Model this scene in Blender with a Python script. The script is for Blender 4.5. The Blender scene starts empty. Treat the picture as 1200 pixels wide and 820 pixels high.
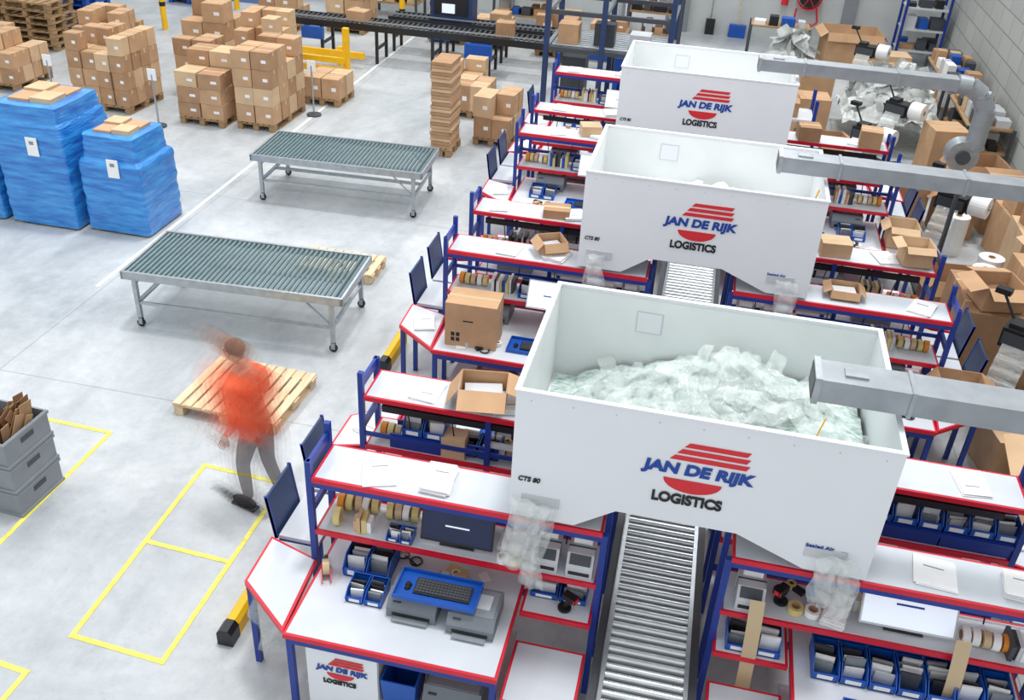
import bpy, math, random
from mathutils import Matrix, Vector, noise, Euler
random.seed(7)
SC=bpy.context.scene
try:
    SC.view_settings.view_transform='Standard'
except Exception: pass

# ------------------------------------------------------------ materials
def lin(c):
    return tuple(((v/255)/12.92 if v/255<=.04045 else ((v/255+.055)/1.055)**2.4) for v in c)
def mat(name,rgb,rough=.5,metal=0.,var=.0,scale=6.,bump=0.,bscale=40.,alpha=1.,emit=0.,stretch=None,rgb2=None,coat=0.):
    m=bpy.data.materials.new(name);m.use_nodes=True;nt=m.node_tree;b=nt.nodes['Principled BSDF']
    c=lin(rgb);b.inputs['Base Color'].default_value=(*c,1);b.inputs['Roughness'].default_value=rough;b.inputs['Metallic'].default_value=metal
    b.inputs['Alpha'].default_value=alpha
    if coat: b.inputs['Coat Weight'].default_value=coat
    tc=nt.nodes.new('ShaderNodeTexCoord');mp=nt.nodes.new('ShaderNodeMapping');nt.links.new(tc.outputs['Object'],mp.inputs[0])
    if stretch: mp.inputs['Scale'].default_value=stretch
    if var or rgb2:
        n=nt.nodes.new('ShaderNodeTexNoise');n.inputs['Scale'].default_value=scale;n.inputs['Detail'].default_value=4
        nt.links.new(mp.outputs[0],n.inputs['Vector'])
        r=nt.nodes.new('ShaderNodeValToRGB');r.color_ramp.elements[0].position=.3;r.color_ramp.elements[1].position=.7
        c2=lin(rgb2) if rgb2 else tuple(min(1,v*(1+var)) for v in c)
        c1=c if rgb2 else tuple(v*(1-var) for v in c)
        r.color_ramp.elements[0].color=(*c1,1);r.color_ramp.elements[1].color=(*c2,1)
        nt.links.new(n.outputs['Fac'],r.inputs[0]);nt.links.new(r.outputs[0],b.inputs['Base Color'])
    if bump:
        n2=nt.nodes.new('ShaderNodeTexNoise');n2.inputs['Scale'].default_value=bscale;nt.links.new(mp.outputs[0],n2.inputs['Vector'])
        bp=nt.nodes.new('ShaderNodeBump');bp.inputs['Strength'].default_value=bump;bp.inputs['Distance'].default_value=.02
        nt.links.new(n2.outputs['Fac'],bp.inputs['Height']);nt.links.new(bp.outputs[0],b.inputs['Normal'])
    if emit:
        b.inputs['Emission Color'].default_value=(*c,1);b.inputs['Emission Strength'].default_value=emit
    return m
WHITE=mat('worktop_white',(203,208,215),.35,var=.06,scale=3)
PANEL=mat('panel_white',(232,234,238),.4,var=.02,scale=1.5)
PANELIN=mat('panel_inner_white',(232,235,235),.45,var=.04,scale=2)
RED=mat('red_edge',(208,26,50),.4,var=.08)
BLUE=mat('frame_blue',(22,54,142),.4,var=.08)
DBLUE=mat('panel_dark_blue',(35,58,100),.5,var=.1)
BIN=mat('bin_blue',(20,84,176),.38,var=.1)
STEEL=mat('galvanised_steel',(170,176,180),.35,.7,var=.12,scale=12)
ROLL=mat('roller_steel',(205,210,212),.28,.75,var=.06)
TROLL=mat('roller_teal_grey',(112,134,138),.4,.5,var=.1)
ALU=mat('duct_aluminium',(160,165,170),.42,.55,var=.12,scale=5)
CART=[mat('cardboard_a',(190,152,116),.85,var=.1,scale=4,bump=.1),mat('cardboard_b',(172,134,100),.85,var=.12,scale=5,bump=.1),mat('cardboard_c',(206,174,138),.85,var=.08,scale=4,bump=.1)]
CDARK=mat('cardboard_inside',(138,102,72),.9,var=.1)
TAPE=mat('packing_tape',(200,176,140),.3)
WOOD=mat('pallet_wood',(222,196,160),.8,var=.2,scale=3,stretch=(6,1,6),bump=.2)
WOOD2=mat('old_wood',(160,130,94),.85,var=.25,scale=3,bump=.2)
BLACK=mat('black_plastic',(28,29,33),.4,var=.15)
DGREY=mat('dark_grey_plastic',(66,70,76),.5,var=.1)
GREY=mat('grey_plastic',(134,140,146),.5,var=.06)
PGREY=mat('printer_grey',(112,118,126),.5,var=.06)
LGREY=mat('light_grey_plastic',(200,203,207),.4,var=.04)
PAPER=mat('paper_white',(238,238,238),.7,var=.03,scale=10)
YEL=mat('safety_yellow',(245,190,20),.45,var=.06)
YPAINT=mat('yellow_floor_paint',(224,216,98),.6,var=.2,scale=14)
WPAINT=mat('white_floor_paint',(222,224,222),.6,var=.1,scale=9)
WRAP=mat('blue_stretch_wrap',(16,102,190),.22,rgb2=(62,156,226),scale=3,stretch=(1,1,6),bump=.7,bscale=6,coat=.5)
PILL=mat('air_pillow_film',(236,246,242),.06,alpha=.2,bump=.8,bscale=30,coat=1.)
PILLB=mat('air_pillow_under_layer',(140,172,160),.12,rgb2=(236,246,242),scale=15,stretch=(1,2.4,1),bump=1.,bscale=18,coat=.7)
FILM=mat('clear_film',(236,242,240),.08,alpha=.34,bump=.9,bscale=22,coat=.8)
FILMG=mat('bag_film_grey',(206,210,208),.15,var=.12,alpha=.6,bump=.6,bscale=18)
FILMB=mat('bag_under_layer',(178,182,178),.4,var=.25,scale=7,bump=.5,bscale=12)
PILL2=mat('packing_fill_white',(242,245,244),.3,var=.03,scale=8,bump=.3,bscale=30)
SCREEN=mat('screen_light',(226,236,250),.2,emit=.45)
SCREEND=mat('screen_dark',(18,30,64),.15,emit=.35,var=.2)
TYEL=mat('tape_roll_tan',(214,196,130),.4,var=.1)
TORG=mat('label_orange',(222,140,40),.5)
INK=mat('print_black',(25,25,30),.5)
LBL=mat('logo_blue',(18,66,156),.45)
LRD=mat('logo_red',(214,40,50),.45)
ORANGE=mat('hi_vis_orange',(246,104,62),.7,var=.12,scale=8,bump=.2,alpha=.46)
TROUS=mat('work_trousers',(84,66,74),.8,var=.15,alpha=.52)
SKIN=mat('skin',(206,152,124),.55,var=.04,alpha=.42)
HAIR=mat('hair_brown',(112,78,58),.8,var=.2,scale=30,alpha=.4)
SHOE=mat('shoe_black',(38,34,38),.6,alpha=.65)

# ------------------------------------------------------------ mesh builder
ID=Matrix.Identity(4)
class MB:
    def __init__(s,name,M=None):
        s.name=name;s.v=[];s.f=[];s.mi=[];s.sm=[];s.mats=[];s.M=M.copy() if M else ID.copy()
    def add(s,vs,fs,m,smooth=False,T=None):
        if m not in s.mats:s.mats.append(m)
        k=s.mats.index(m);o=len(s.v);X=s.M@T if T is not None else s.M
        s.v+= [X@Vector(v) for v in vs]
        flip=X.to_3x3().determinant()<0
        for f in fs:
            g=[o+i for i in f]
            if flip:g.reverse()
            s.f.append(g);s.mi.append(k);s.sm.append(smooth)
        return s
    def box(s,x0,x1,y0,y1,z0,z1,m,T=None):
        if x0>x1:x0,x1=x1,x0
        if y0>y1:y0,y1=y1,y0
        vs=[(x,y,z) for z in (z0,z1) for y in (y0,y1) for x in (x0,x1)]
        return s.add(vs,[(0,2,3,1),(4,5,7,6),(0,1,5,4),(1,3,7,5),(3,2,6,7),(2,0,4,6)],m,T=T)
    def cb(s,cx,cy,z,w,d,h,m,rz=0,T=None):
        A=Matrix.Translation((cx,cy,z))@Matrix.Rotation(rz,4,'Z')
        if T is not None:A=T@A
        return s.box(-w/2,w/2,-d/2,d/2,0,h,m,T=A)
    def cyl(s,p,q,r,m,n=12,r2=None,cap=True,smooth=True):
        p=Vector(p);q=Vector(q);r2=r if r2 is None else r2
        R=(q-p).to_track_quat('Z','Y').to_matrix();vs=[];fs=[]
        for i in range(n):
            a=2*math.pi*i/n;d=R@Vector((math.cos(a),math.sin(a),0))
            vs+=[p+d*r,q+d*r2]
        for i in range(n):
            j=(i+1)%n;fs.append((2*i,2*j,2*j+1,2*i+1))
        s.add(vs,fs,m,smooth)
        if cap:
            s.add([vs[2*i] for i in range(n)],[tuple(range(n))[::-1]],m);s.add([vs[2*i+1] for i in range(n)],[tuple(range(n))],m)
        return s
    def roll(s,c,ax,R,ri,w,m,n=20,core=None):
        c=Vector(c);ax=Vector(ax).normalized();Q=ax.to_track_quat('Z','Y').to_matrix();pr=[(R,-w/2),(R,w/2),(ri,w/2),(ri,-w/2)];vs=[];fs=[]
        for i in range(n):
            a=2*math.pi*i/n
            for (rr,h) in pr: vs.append(c+Q@Vector((rr*math.cos(a),rr*math.sin(a),h)))
        for i in range(n):
            j=(i+1)%n
            for k in range(4):
                l=(k+1)%4;fs.append((4*i+k,4*j+k,4*j+l,4*i+l))
        s.add(vs,fs,m)
        if core: s.roll(c,ax,ri,ri*.82,w*1.02,core,n)
        return s
    def prism(s,pts,z0,z1,m,T=None):
        n=len(pts);a=sum(pts[i][0]*pts[(i+1)%n][1]-pts[(i+1)%n][0]*pts[i][1] for i in range(n))
        if a<0:pts=pts[::-1]
        vs=[(x,y,z0) for x,y in pts]+[(x,y,z1) for x,y in pts]
        fs=[tuple(range(n))[::-1],tuple(range(n,2*n))]+[(i,(i+1)%n,n+(i+1)%n,n+i) for i in range(n)]
        return s.add(vs,fs,m,T=T)
    def prismY(s,pts,y0,y1,m):
        T=Matrix(((1,0,0,0),(0,0,1,0),(0,1,0,0),(0,0,0,1)))
        return s.prism(pts,y0,y1,m,T=T)
    def prismX(s,pts,x0,x1,m):
        T=Matrix(((0,0,1,0),(1,0,0,0),(0,1,0,0),(0,0,0,1)))
        return s.prism(pts,x0,x1,m,T=T)
    def slab(s,pts,z,t=.045,e=.02):
        n=len(pts)
        s.prism(pts,z-t,z-.003,RED)
        ins=[]
        for i in range(n):
            p=Vector(pts[i]);a=(Vector(pts[i-1])-p).normalized();b=(Vector(pts[(i+1)%n])-p).normalized()
            sn=abs(a.x*b.y-a.y*b.x);ins.append(tuple(p+(a+b)*e/max(sn,.3)))
        s.prism(ins,z-.004,z,WHITE)
    def rslab(s,x0,x1,y0,y1,z,t=.045,e=.02): s.slab([(x0,y0),(x1,y0),(x1,y1),(x0,y1)],z,t,e)
    def grid(s,fn,nu,nv,m,smooth=True,T=None):
        vs=[fn(i/nu,j/nv) for j in range(nv+1) for i in range(nu+1)]
        fs=[(j*(nu+1)+i,j*(nu+1)+i+1,(j+1)*(nu+1)+i+1,(j+1)*(nu+1)+i) for j in range(nv) for i in range(nu)]
        return s.add(vs,fs,m,smooth,T=T)
    def text(s,body,m,x0,x1,z0,z1,y,bold=.03,shear=0.):
        c=bpy.data.curves.new('t','FONT');c.body=body;c.size=1;c.offset=bold;c.shear=shear;c.extrude=.02
        o=bpy.data.objects.new('t',c);SC.collection.objects.link(o);bpy.context.view_layer.update()
        me=bpy.data.meshes.new_from_object(o.evaluated_get(bpy.context.evaluated_depsgraph_get()))
        V=[v.co.copy() for v in me.vertices];F=[tuple(p.vertices) for p in me.polygons]
        bpy.data.objects.remove(o);bpy.data.curves.remove(c)
        ax=min(v.x for v in V);bx=max(v.x for v in V);ay=min(v.y for v in V);by=max(v.y for v in V)
        W=[(x0+(v.x-ax)/(bx-ax)*(x1-x0),y-v.z*.1-.006,z0+(v.y-ay)/(by-ay)*(z1-z0)) for v in V]
        s.add(W,F,m);bpy.data.meshes.remove(me)
    def done(s,bevel=0,parent=None):
        V=s.v
        ax=(min(v.x for v in V)+max(v.x for v in V))/2;ay=(min(v.y for v in V)+max(v.y for v in V))/2;az=min(v.z for v in V)
        O=Vector((ax,ay,az)) if parent is None else Vector((0,0,0))
        me=bpy.data.meshes.new(s.name);me.from_pydata([tuple(v-O) for v in V],[],s.f);me.update()
        for m in s.mats:me.materials.append(m)
        me.polygons.foreach_set('material_index',s.mi);me.polygons.foreach_set('use_smooth',s.sm)
        o=bpy.data.objects.new(s.name,me);SC.collection.objects.link(o);o.location=O
        if parent:o.parent=parent
        if bevel:
            b=o.modifiers.new('bevel','BEVEL');b.width=bevel;b.segments=2;b.limit_method='ANGLE';b.angle_limit=.9
        return o

# ------------------------------------------------------------ camera
cd=bpy.data.cameras.new('camera');cam=bpy.data.objects.new('camera',cd);SC.collection.objects.link(cam);SC.camera=cam
yaw,pit,rol=-.1896,.5553,.0587
fw=Vector((math.sin(yaw)*math.cos(pit),math.cos(yaw)*math.cos(pit),-math.sin(pit)))
r=Vector((math.cos(yaw),-math.sin(yaw),0));u=r.cross(fw)
r2=r*math.cos(rol)+u*math.sin(rol);u2=-r*math.sin(rol)+u*math.cos(rol)
Mx=Matrix((r2,u2,-fw)).transposed().to_4x4();Mx.translation=(0,0,6.1);cam.matrix_world=Mx
cd.sensor_width=36;cd.lens=36*1122.3/1200;cd.clip_end=200

# ------------------------------------------------------------ floor / walls
def floor_mat():
    m=bpy.data.materials.new('polished_concrete');m.use_nodes=True;nt=m.node_tree;b=nt.nodes['Principled BSDF'];N=nt.nodes.new;L=nt.links.new
    tc=N('ShaderNodeTexCoord')
    def nz(scale,det,rough,p0,p1,c0,c1,st=None,dist=0):
        n=N('ShaderNodeTexNoise');n.inputs['Scale'].default_value=scale;n.inputs['Detail'].default_value=det;n.inputs['Roughness'].default_value=rough;n.inputs['Distortion'].default_value=dist
        mp=N('ShaderNodeMapping');L(tc.outputs['Object'],mp.inputs[0]);L(mp.outputs[0],n.inputs['Vector'])
        if st: mp.inputs['Scale'].default_value=st
        r=N('ShaderNodeValToRGB');r.color_ramp.elements[0].position=p0;r.color_ramp.elements[1].position=p1;r.color_ramp.elements[0].color=(*c0,1);r.color_ramp.elements[1].color=(*c1,1);L(n.outputs['Fac'],r.inputs[0]);return r
    a=nz(.4,9,.66,.32,.68,lin((162,168,172)),lin((206,209,211)),dist=.6)
    c=nz(6,8,.7,.28,.62,(.72,.73,.74),(1,1,1))
    d=nz(1.6,6,.6,.36,.5,(.84,.845,.85),(1,1,1),(1,.25,1),.8)
    e=nz(26,3,.6,.3,.42,(.84,.84,.84),(1,1,1))
    br=N('ShaderNodeTexBrick');br.inputs['Scale'].default_value=1;br.offset=0;br.inputs['Brick Width'].default_value=5.2;br.inputs['Row Height'].default_value=5.2
    br.inputs['Mortar Size'].default_value=.008;br.inputs['Color1'].default_value=(1,1,1,1);br.inputs['Color2'].default_value=(1,1,1,1);br.inputs['Mortar'].default_value=(.7,.7,.7,1)
    L(tc.outputs['Object'],br.inputs['Vector'])
    last=a.outputs[0]
    for q,f in ((c.outputs[0],.55),(d.outputs[0],.8),(e.outputs[0],.5),(br.outputs['Color'],1)):
        mx=N('ShaderNodeMixRGB');mx.blend_type='MULTIPLY';mx.inputs[0].default_value=f;L(last,mx.inputs[1]);L(q,mx.inputs[2]);last=mx.outputs[0]
    L(last,b.inputs['Base Color']);b.inputs['Roughness'].default_value=.38
    return m
FL=floor_mat()
b=MB('floor');b.box(-20,5.5,-1.5,27,-.1,0,FL);b.done()
BLK=mat('block_wall_paint',(176,178,174),.8,var=.05)
nt=BLK.node_tree;brk=nt.nodes.new('ShaderNodeTexBrick');tc=nt.nodes.new('ShaderNodeTexCoord')
cx=nt.nodes.new('ShaderNodeSeparateXYZ');cy=nt.nodes.new('ShaderNodeCombineXYZ');nt.links.new(tc.outputs['Object'],cx.inputs[0]);nt.links.new(cx.outputs[1],cy.inputs[0]);nt.links.new(cx.outputs[2],cy.inputs[1])
nt.links.new(cy.outputs[0],brk.inputs['Vector']);brk.inputs['Scale'].default_value=1;brk.inputs['Brick Width'].default_value=.9;brk.inputs['Row Height'].default_value=.4;brk.inputs['Mortar Size'].default_value=.012
brk.inputs['Color1'].default_value=(*lin((182,184,180)),1);brk.inputs['Color2'].default_value=(*lin((172,175,172)),1);brk.inputs['Mortar'].default_value=(*lin((134,136,134)),1)
nt.links.new(brk.outputs['Color'],nt.nodes['Principled BSDF'].inputs['Base Color'])
WPL=mat('wall_plaster',(194,198,197),.8,var=.05,scale=2)
b=MB('wall_right');b.box(5.5,5.7,-1.5,27,-.1,7,BLK);b.done()
b=MB('wall_back');b.box(-20,5.7,27,27.2,-.1,7,WPL);b.done()
for i,x in enumerate((-6,-1.2,3.0)):
    b=MB('trim_%d'%(i+1));b.box(x,x+.3,26.86,26.995,0,7,GREY);b.done()
b=MB('wall_left');b.box(-20.2,-20,-1.5,27.2,-.1,7,WPL);b.done()
b=MB('door_1');b.box(-2.6,-1.5,26.88,26.99,0.005,2.4,PANEL);b.box(-2.68,-2.6,26.85,26.99,0.005,2.48,GREY);b.box(-1.5,-1.42,26.85,26.99,0.005,2.48,GREY);b.cyl((-1.65,26.85,1.05),(-1.65,26.8,1.05),.02,STEEL);b.box(-1.78,-1.64,26.79,26.81,1.04,1.06,STEEL);b.done()

def line(b,p,q,w,m,z=.004):
    p=Vector(p);q=Vector(q);d=(q-p).normalized();n=Vector((-d.y,d.x))*w/2;p=p-d*w/2;q=q+d*w/2
    P=[p-n,q-n,q+n,p+n];b.prism([(v.x,v.y) for v in P],.0005,z,m)
b=MB('yellow_floor_marking');Q=[(-4.29,6.65),(-3.44,6.6),(-3.45,4.38),(-4.26,4.43)]
for i in range(4): line(b,Q[i],Q[(i+1)%4],.045,YPAINT,.004+.0003*i)
line(b,(-4.25,5.54),(-3.46,5.5),.045,YPAINT,.0055);b.done()
b=MB('yellow_floor_marking');line(b,(-5.47,5.1),(-5.45,6.86),.045,YPAINT);line(b,(-5.45,6.86),(-6.6,6.9),.045,YPAINT,.0045);line(b,(-5.47,5.1),(-6.6,5.13),.045,YPAINT,.005);b.done()
b=MB('yellow_floor_marking');line(b,(-5.3,4.12),(-4.38,4.03),.045,YPAINT);line(b,(-4.38,4.03),(-4.42,2.4),.045,YPAINT,.0045);b.done()
b=MB('white_floor_line');line(b,(-7.34,9.6),(-7.46,24.5),.06,WPAINT);b.done()
b=MB('blue_floor_area');b.box(-15.6,-12.2,25,26.6,.0005,.004,mat('floor_paint_blue',(60,88,130),.6,var=.1));b.done()

# ------------------------------------------------------------ hopper bins
def chain(b,c,rot,m,w,L,n,bend,seed):
    T=Matrix.Translation(c)@rot.to_matrix().to_4x4()
    for sg in (1,-1):
        def fn(u,v):
            x=(u-.5)*w;y=(v-.5)*L;ph=abs(math.sin(math.pi*v*n))**.55;pw=(max(0,1-(2*u-1)**2))**.55
            z=sg*.024*ph*pw - bend*(y*y)*4 + .012*math.sin(seed+u*7+v*9)
            return (x*(.9+.1*ph),y,z)
        b.grid(fn,5,5*n,m,T=T)
def heap(name,x0,x1,y0,y1,zb,zf,n,m,base,w=.13,L=.42,npil=3,roty=.5,rough=1.,dz=.07):
    b=MB(name)
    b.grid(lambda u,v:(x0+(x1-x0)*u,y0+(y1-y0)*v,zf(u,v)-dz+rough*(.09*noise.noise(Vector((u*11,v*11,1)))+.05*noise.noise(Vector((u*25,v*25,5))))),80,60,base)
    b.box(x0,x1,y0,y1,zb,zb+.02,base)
    mx=.5*L/(x1-x0);my=.5*L/(y1-y0)
    for i in range(n):
        u=random.uniform(mx,1-mx);v=random.uniform(my,1-my);k=random.uniform(.8,1.2)
        gx=(zf(u+.03,v)-zf(u-.03,v))/(.06*(x1-x0));gy=(zf(u,v+.03)-zf(u,v-.03))/(.06*(y1-y0))
        nrm=Vector((-gx,-gy,1)).normalized();q=nrm.to_track_quat('Z','Y')@Euler((random.uniform(-roty,roty),random.uniform(-roty,roty),random.uniform(0,6.28))).to_quaternion()
        chain(b,(x0+(x1-x0)*u,y0+(y1-y0)*v,zf(u,v)+random.uniform(-.04,.04)),q,m,w*k,L*k,npil,random.uniform(-.2,.5),i)
    return b.done()
def logo(b,cx,zt,y,k=1.):
    b.text('JAN DE RIJK',LBL,cx-.355*k,cx+.355*k,zt-.06*k,zt+.055*k,y,.05,.12)
    b.text('LOGISTICS',INK,cx-.26*k,cx+.19*k,zt-.275*k,zt-.19*k,y,.045)
    for i in range(3):
        z=zt+.08*k+i*.052*k;L=cx-(.185-.04*i)*k;R=cx+(.31-.005*i)*k
        b.prismY([(L,z),(R-.02*k,z),(R,z+.034*k),(L+.03*k,z+.034*k)],y-.006,y-.002,LRD)
    pts=[(cx-.02*k+.185*k*math.cos(a),zt-.075*k+.1*k*math.sin(a)) for a in [math.pi+math.pi*i/16 for i in range(17)]]
    b.prismY(pts,y-.006,y-.002,LRD)
def hopper(x0,x1,y0,y1,kind):
    zb,zt=1.68,2.7;t=.02;b=MB('packing_fill_hopper')
    c=(x0+x1)/2
    for (ya,yb) in ((y0,y0+t),(y1-t,y1)):
        b.prismY([(x0,zb+.19),(x1,zb+.19),(x1,zt),(x0,zt)],ya,yb,PANEL)
        b.prismY([(x0,zb),(x0+.45,zb),(x0+.72,zb+.19),(x0,zb+.19)],ya,yb,PANEL)
        b.prismY([(x1-.4,zb),(x1,zb),(x1,zb+.19),(x1-.86,zb+.19)],ya,yb,PANEL)
    b.box(x0,x0+t,y0+t,y1-t,zb,zt,PANEL);b.box(x1-t,x1,y0+t,y1-t,zb,zt,PANEL)
    b.box(x0+t,x1-t,y1-t-.006,y1-t-.001,zb+.2,zt-.02,PANELIN)
    b.box(x0+t,x0+t+.004,y0+t,y1-t,zb+.2,zt-.02,PANELIN)
    for s in ((x0-.01,x1+.01,y0-.01,y0+t+.006),(x0-.01,x1+.01,y1-t-.006,y1+.01),(x0-.01,x0+t+.006,y0+t+.006,y1-t-.006),(x1-t-.006,x1+.01,y0+t+.006,y1-t-.006)):
        b.box(s[0],s[1],s[2],s[3],zt,zt+.014,PANEL)
    b.prismY([(x0+t,zb+.2),(x1-t,zb+.2),(x1-t,zb+.22),(x0+t,zb+.22)],y0+t,y1-t,PANELIN)
    lx=x0+.62;b.box(lx,lx+.2,y1-t-.012,y1-t-.006,zt-.3,zt-.12,LGREY);b.box(lx+.008,lx+.192,y1-t-.015,y1-t-.012,zt-.292,zt-.128,PANEL)
    for i in range(9):
        for z in (zt-.06,): b.cyl((x0+.1+i*(x1-x0-.2)/8,y0,z),(x0+.1+i*(x1-x0-.2)/8,y0-.004,z),.006,LGREY,6)
    logo(b,c+.01,zt-.395,y0)
    b.text('CTS 80',INK,x0+.05,x0+.2,zb+.31,zb+.35,y0,.03,.2);b.text('Sealed Air',LBL,x1-.42,x1-.24,zb+.2,zb+.225,y0,.02)
    b.box(x1-.2,x1-.15,y0-.004,y0-.001,zb+.15,zb+.2,LGREY)
    for sx in (x0+.08,x1-.42): b.box(sx,sx+.26,y0-.01,y0,zb+.12,zb+.2,LGREY)
    b.done()
    random.seed(20+kind)
    if kind==0:
        f=lambda u,v:2.04+.33*math.exp(-((u-.55)/.3)**2-((v-.75)/.5)**2)+.1*u+.12*math.exp(-((u-.85)/.14)**2-((v-.4)/.4)**2)+.07*noise.noise(Vector((u*5,v*5,0)))-.12*math.exp(-((u)/.14)**2)
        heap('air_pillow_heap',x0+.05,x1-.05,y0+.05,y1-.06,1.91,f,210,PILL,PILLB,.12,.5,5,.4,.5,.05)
    else:
        f=lambda u,v:2.1+.1*noise.noise(Vector((u*4,v*4,kind)))+.08*u
        heap('air_pillow_heap',x0+.05,x1-.05,y0+.05,y1-.06,1.91,f,60,PILL2,PILL2,.15,.4,3)
HOP=[(-.90,1.47,4.92,6.43),(-1.06,1.24,8.80,10.25),(-1.19,1.08,12.68,14.1)]
for i,h in enumerate(HOP): hopper(*h,i)
def strip(x,y,zt,zb,w,seed,m=FILM):
    b=MB('air_pillow_strip');n=int((zt-zb)/.014);L=zt-zb
    for k,off in enumerate((0,.03)):
        def fn(u,v):
            z=zt-L*v;nn=round(L/.11);ph=abs(math.sin(math.pi*v*nn))**.6;pw=(max(0,1-(2*u-1)**2))**.5
            return (x+w*(u-.5)*(1+.1*math.sin(v*7+seed+k))+.035*math.sin(v*4+seed+k*2),y-off-.02-.04*ph*pw-.06*v-.012*math.sin(u*8+v*11+seed),z)
        b.grid(fn,8,n,m)
    b.done()
for (x,y,zt,zb,w,s) in [(-.80,4.9,1.86,1.3,.17,0),(-.68,4.89,1.84,1.16,.13,7),(1.22,4.9,1.86,1.5,.14,2),(1.32,4.89,1.86,1.42,.13,4),(-.86,8.77,1.86,1.3,.17,3),(1.02,8.77,1.86,1.2,.17,5),(-1.0,12.64,1.86,1.5,.15,4)]: strip(x,y,zt,zb,w,s)
b=MB('plastic_bag')
for k in range(2): b.grid(lambda u,v:(-2.62+.16*(1-.3*v)*math.cos(u*6.28)+.03*math.sin(v*9+u*12),4.62+.12*math.sin(u*6.28)*(1-.2*v)+.02*math.sin(v*13+u*9),.8-.62*v),20,14,FILM)
b.done()

# ------------------------------------------------------------ main conveyor
b=MB('roller_conveyor')
xa,xb=-.11,.49;y=2.6
while y<15.3:
    dx=-.012*(y-4.2)
    b.cyl((xa+dx+.03,y,.72),(xb+dx-.03,y,.72),.026,ROLL,10);b.cyl((xa+dx+.015,y,.72),(xb+dx-.015,y,.72),.01,STEEL,6,cap=False);y+=.078
dx0,dx1=.019,-.133
for (x,w) in ((xa,.03),(xb-.03,.03)):
    b.prism([(x+dx0,2.55),(x+w+dx0,2.55),(x+w+dx1,15.35),(x+dx1,15.35)],.64,.76,STEEL)
for (x,w) in ((xa-.07,.06),(xb+.01,.06)):
    b.prism([(x+dx0,2.55),(x+w+dx0,2.55),(x+w+dx1,15.35),(x+dx1,15.35)],.60,.66,DGREY)
for y in (3,5,7,9,11,13,15):
    dx=-.012*(y-4.2)
    for x in (xa+.01,xb-.04): b.box(x+dx,x+dx+.03,y,y+.04,0,.64,STEEL)
    b.box(xa+dx+.04,xb+dx-.04,y,y+.03,.25,.29,STEEL)
b.done()

# ------------------------------------------------------------ packing stations
def SM(ox,ym,sx,sy): return Matrix(((-sx,0,0,.19+ox),(0,-sy,0,ym),(0,0,1,0),(0,0,0,1)))
def station(M,first=False):
    b=MB('packing_station',M)
    b.rslab(.435,2.54,.325,.745,1.65);b.rslab(.435,2.54,.325,.745,1.16)
    b.rslab(.97,2.50,.33,1.475,.85)
    b.slab([(2.505,1.455),(2.97,1.085),(2.98,.595),(2.545,.735)],.85)
    b.rslab(.435,.95,.33,.85,.86)
    b.rslab(.435,.95,.9,1.45,.62 if first else .5)
    p=.022
    for (x,y,h) in ((2.565,.72,1.78),(2.565,.35,1.86),(.42,.72,1.62),(.42,.35,1.62),(1.5,.35,1.6)): b.box(x-p,x+p,y-p,y+p,0,h,BLUE)
    for (x,y,h) in ((2.47,1.43,.8),(1.0,1.43,.8),(2.93,1.08,.8),(2.93,.64,.8),(.92,1.42,.45),(.46,1.42,.45)): b.box(x-p,x+p,y-p,y+p,0,h,BLUE)
    b.box(1.0,2.47,1.425,1.455,.74,.80,BLUE);b.box(2.45,2.49,.75,1.42,.74,.80,BLUE);b.box(.98,1.02,.75,1.42,.74,.8,BLUE)
    b.box(.44,2.55,.335,.35,.5,.56,BLUE);b.box(.44,2.55,.335,.35,1.25,1.29,BLUE);b.box(.44,2.55,.72,.74,1.56,1.605,BLUE)
    b.box(2.55,2.58,.37,.7,1.3,1.36,BLUE);b.box(2.55,2.58,.37,.7,.3,.36,BLUE)
    b.box(1.02,2.44,.4,1.3,.14,.17,LGREY)
    b.box(2.555,2.58,.34,.73,1.7,1.78,BLUE)
    b.box(.6,2.4,.36,.4,1.5,1.56,BLACK);b.box(1.1,1.5,.345,.37,1.34,1.39,LGREY)
    for k in range(5):
        x=.7+k*.37;b.cyl((x,.38,1.5),(x+random.uniform(-.05,.05),.40,1.17),.006,BLACK,5)
    b.box(2.6,2.93,.02,.57,.815,.85,WHITE);b.box(2.6,2.93,.015,.575,.80,.815,BLUE);b.box(2.74,2.78,.2,.24,0,.80,BLUE)
    T=Matrix.Translation((2.96,.34,.80))@Matrix.Rotation(math.radians(8),4,'Y')
    b.box(-.01,.01,-.22,.22,0,.40,DBLUE,T=T)
    for yy in (-.22,.205): b.box(-.014,.014,yy,yy+.015,0,.41,BLUE,T=T)
    if not first:
        for k in range(7): b.cyl((.45,.93+k*.075,.585),(.94,.93+k*.075,.585),.026,DGREY if k%2 else GREY,8)
    return b.done()
def item(name,M,x,y,z,rz,fn,*a,bevel=0):
    b=MB(name,M@Matrix.Translation((x,y,z))@Matrix.Rotation(rz,4,'Z'));fn(b,*a);return b.done(bevel)
def f_bin(b,w=.16,d=.24,h=.12,fill=0):
    t=.006;b.box(-w/2,w/2,-d/2,d/2,0,t,BIN)
    for x in (-w/2,w/2-t): b.prismX([(-d/2,0),(d/2,0),(d/2+.015,h*.5),(d/4,h),(-d/2,h)],x,x+t,BIN)
    b.box(-w/2,w/2,-d/2,-d/2+t,0,h,BIN);b.box(-w/2,w/2,d/2-t,d/2,0,h*.5,BIN)
    b.box(-w/2-.006,w/2+.006,-d/2-.006,-d/2+.006,h-.01,h+.003,BIN)
    b.box(-w*.3,w*.3,d/2,d/2+.002,h*.12,h*.38,PAPER)
    if fill:
        for k in range(5):
            m=[PAPER,LGREY,DGREY,BLACK,PAPER,GREY][(fill+k)%6]
            b.cb(random.uniform(-.02,.02),-d*.3+k*d*.13,t,w*.75,d*.06,h*random.uniform(.6,1.15),m,random.uniform(-.15,.15))
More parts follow.
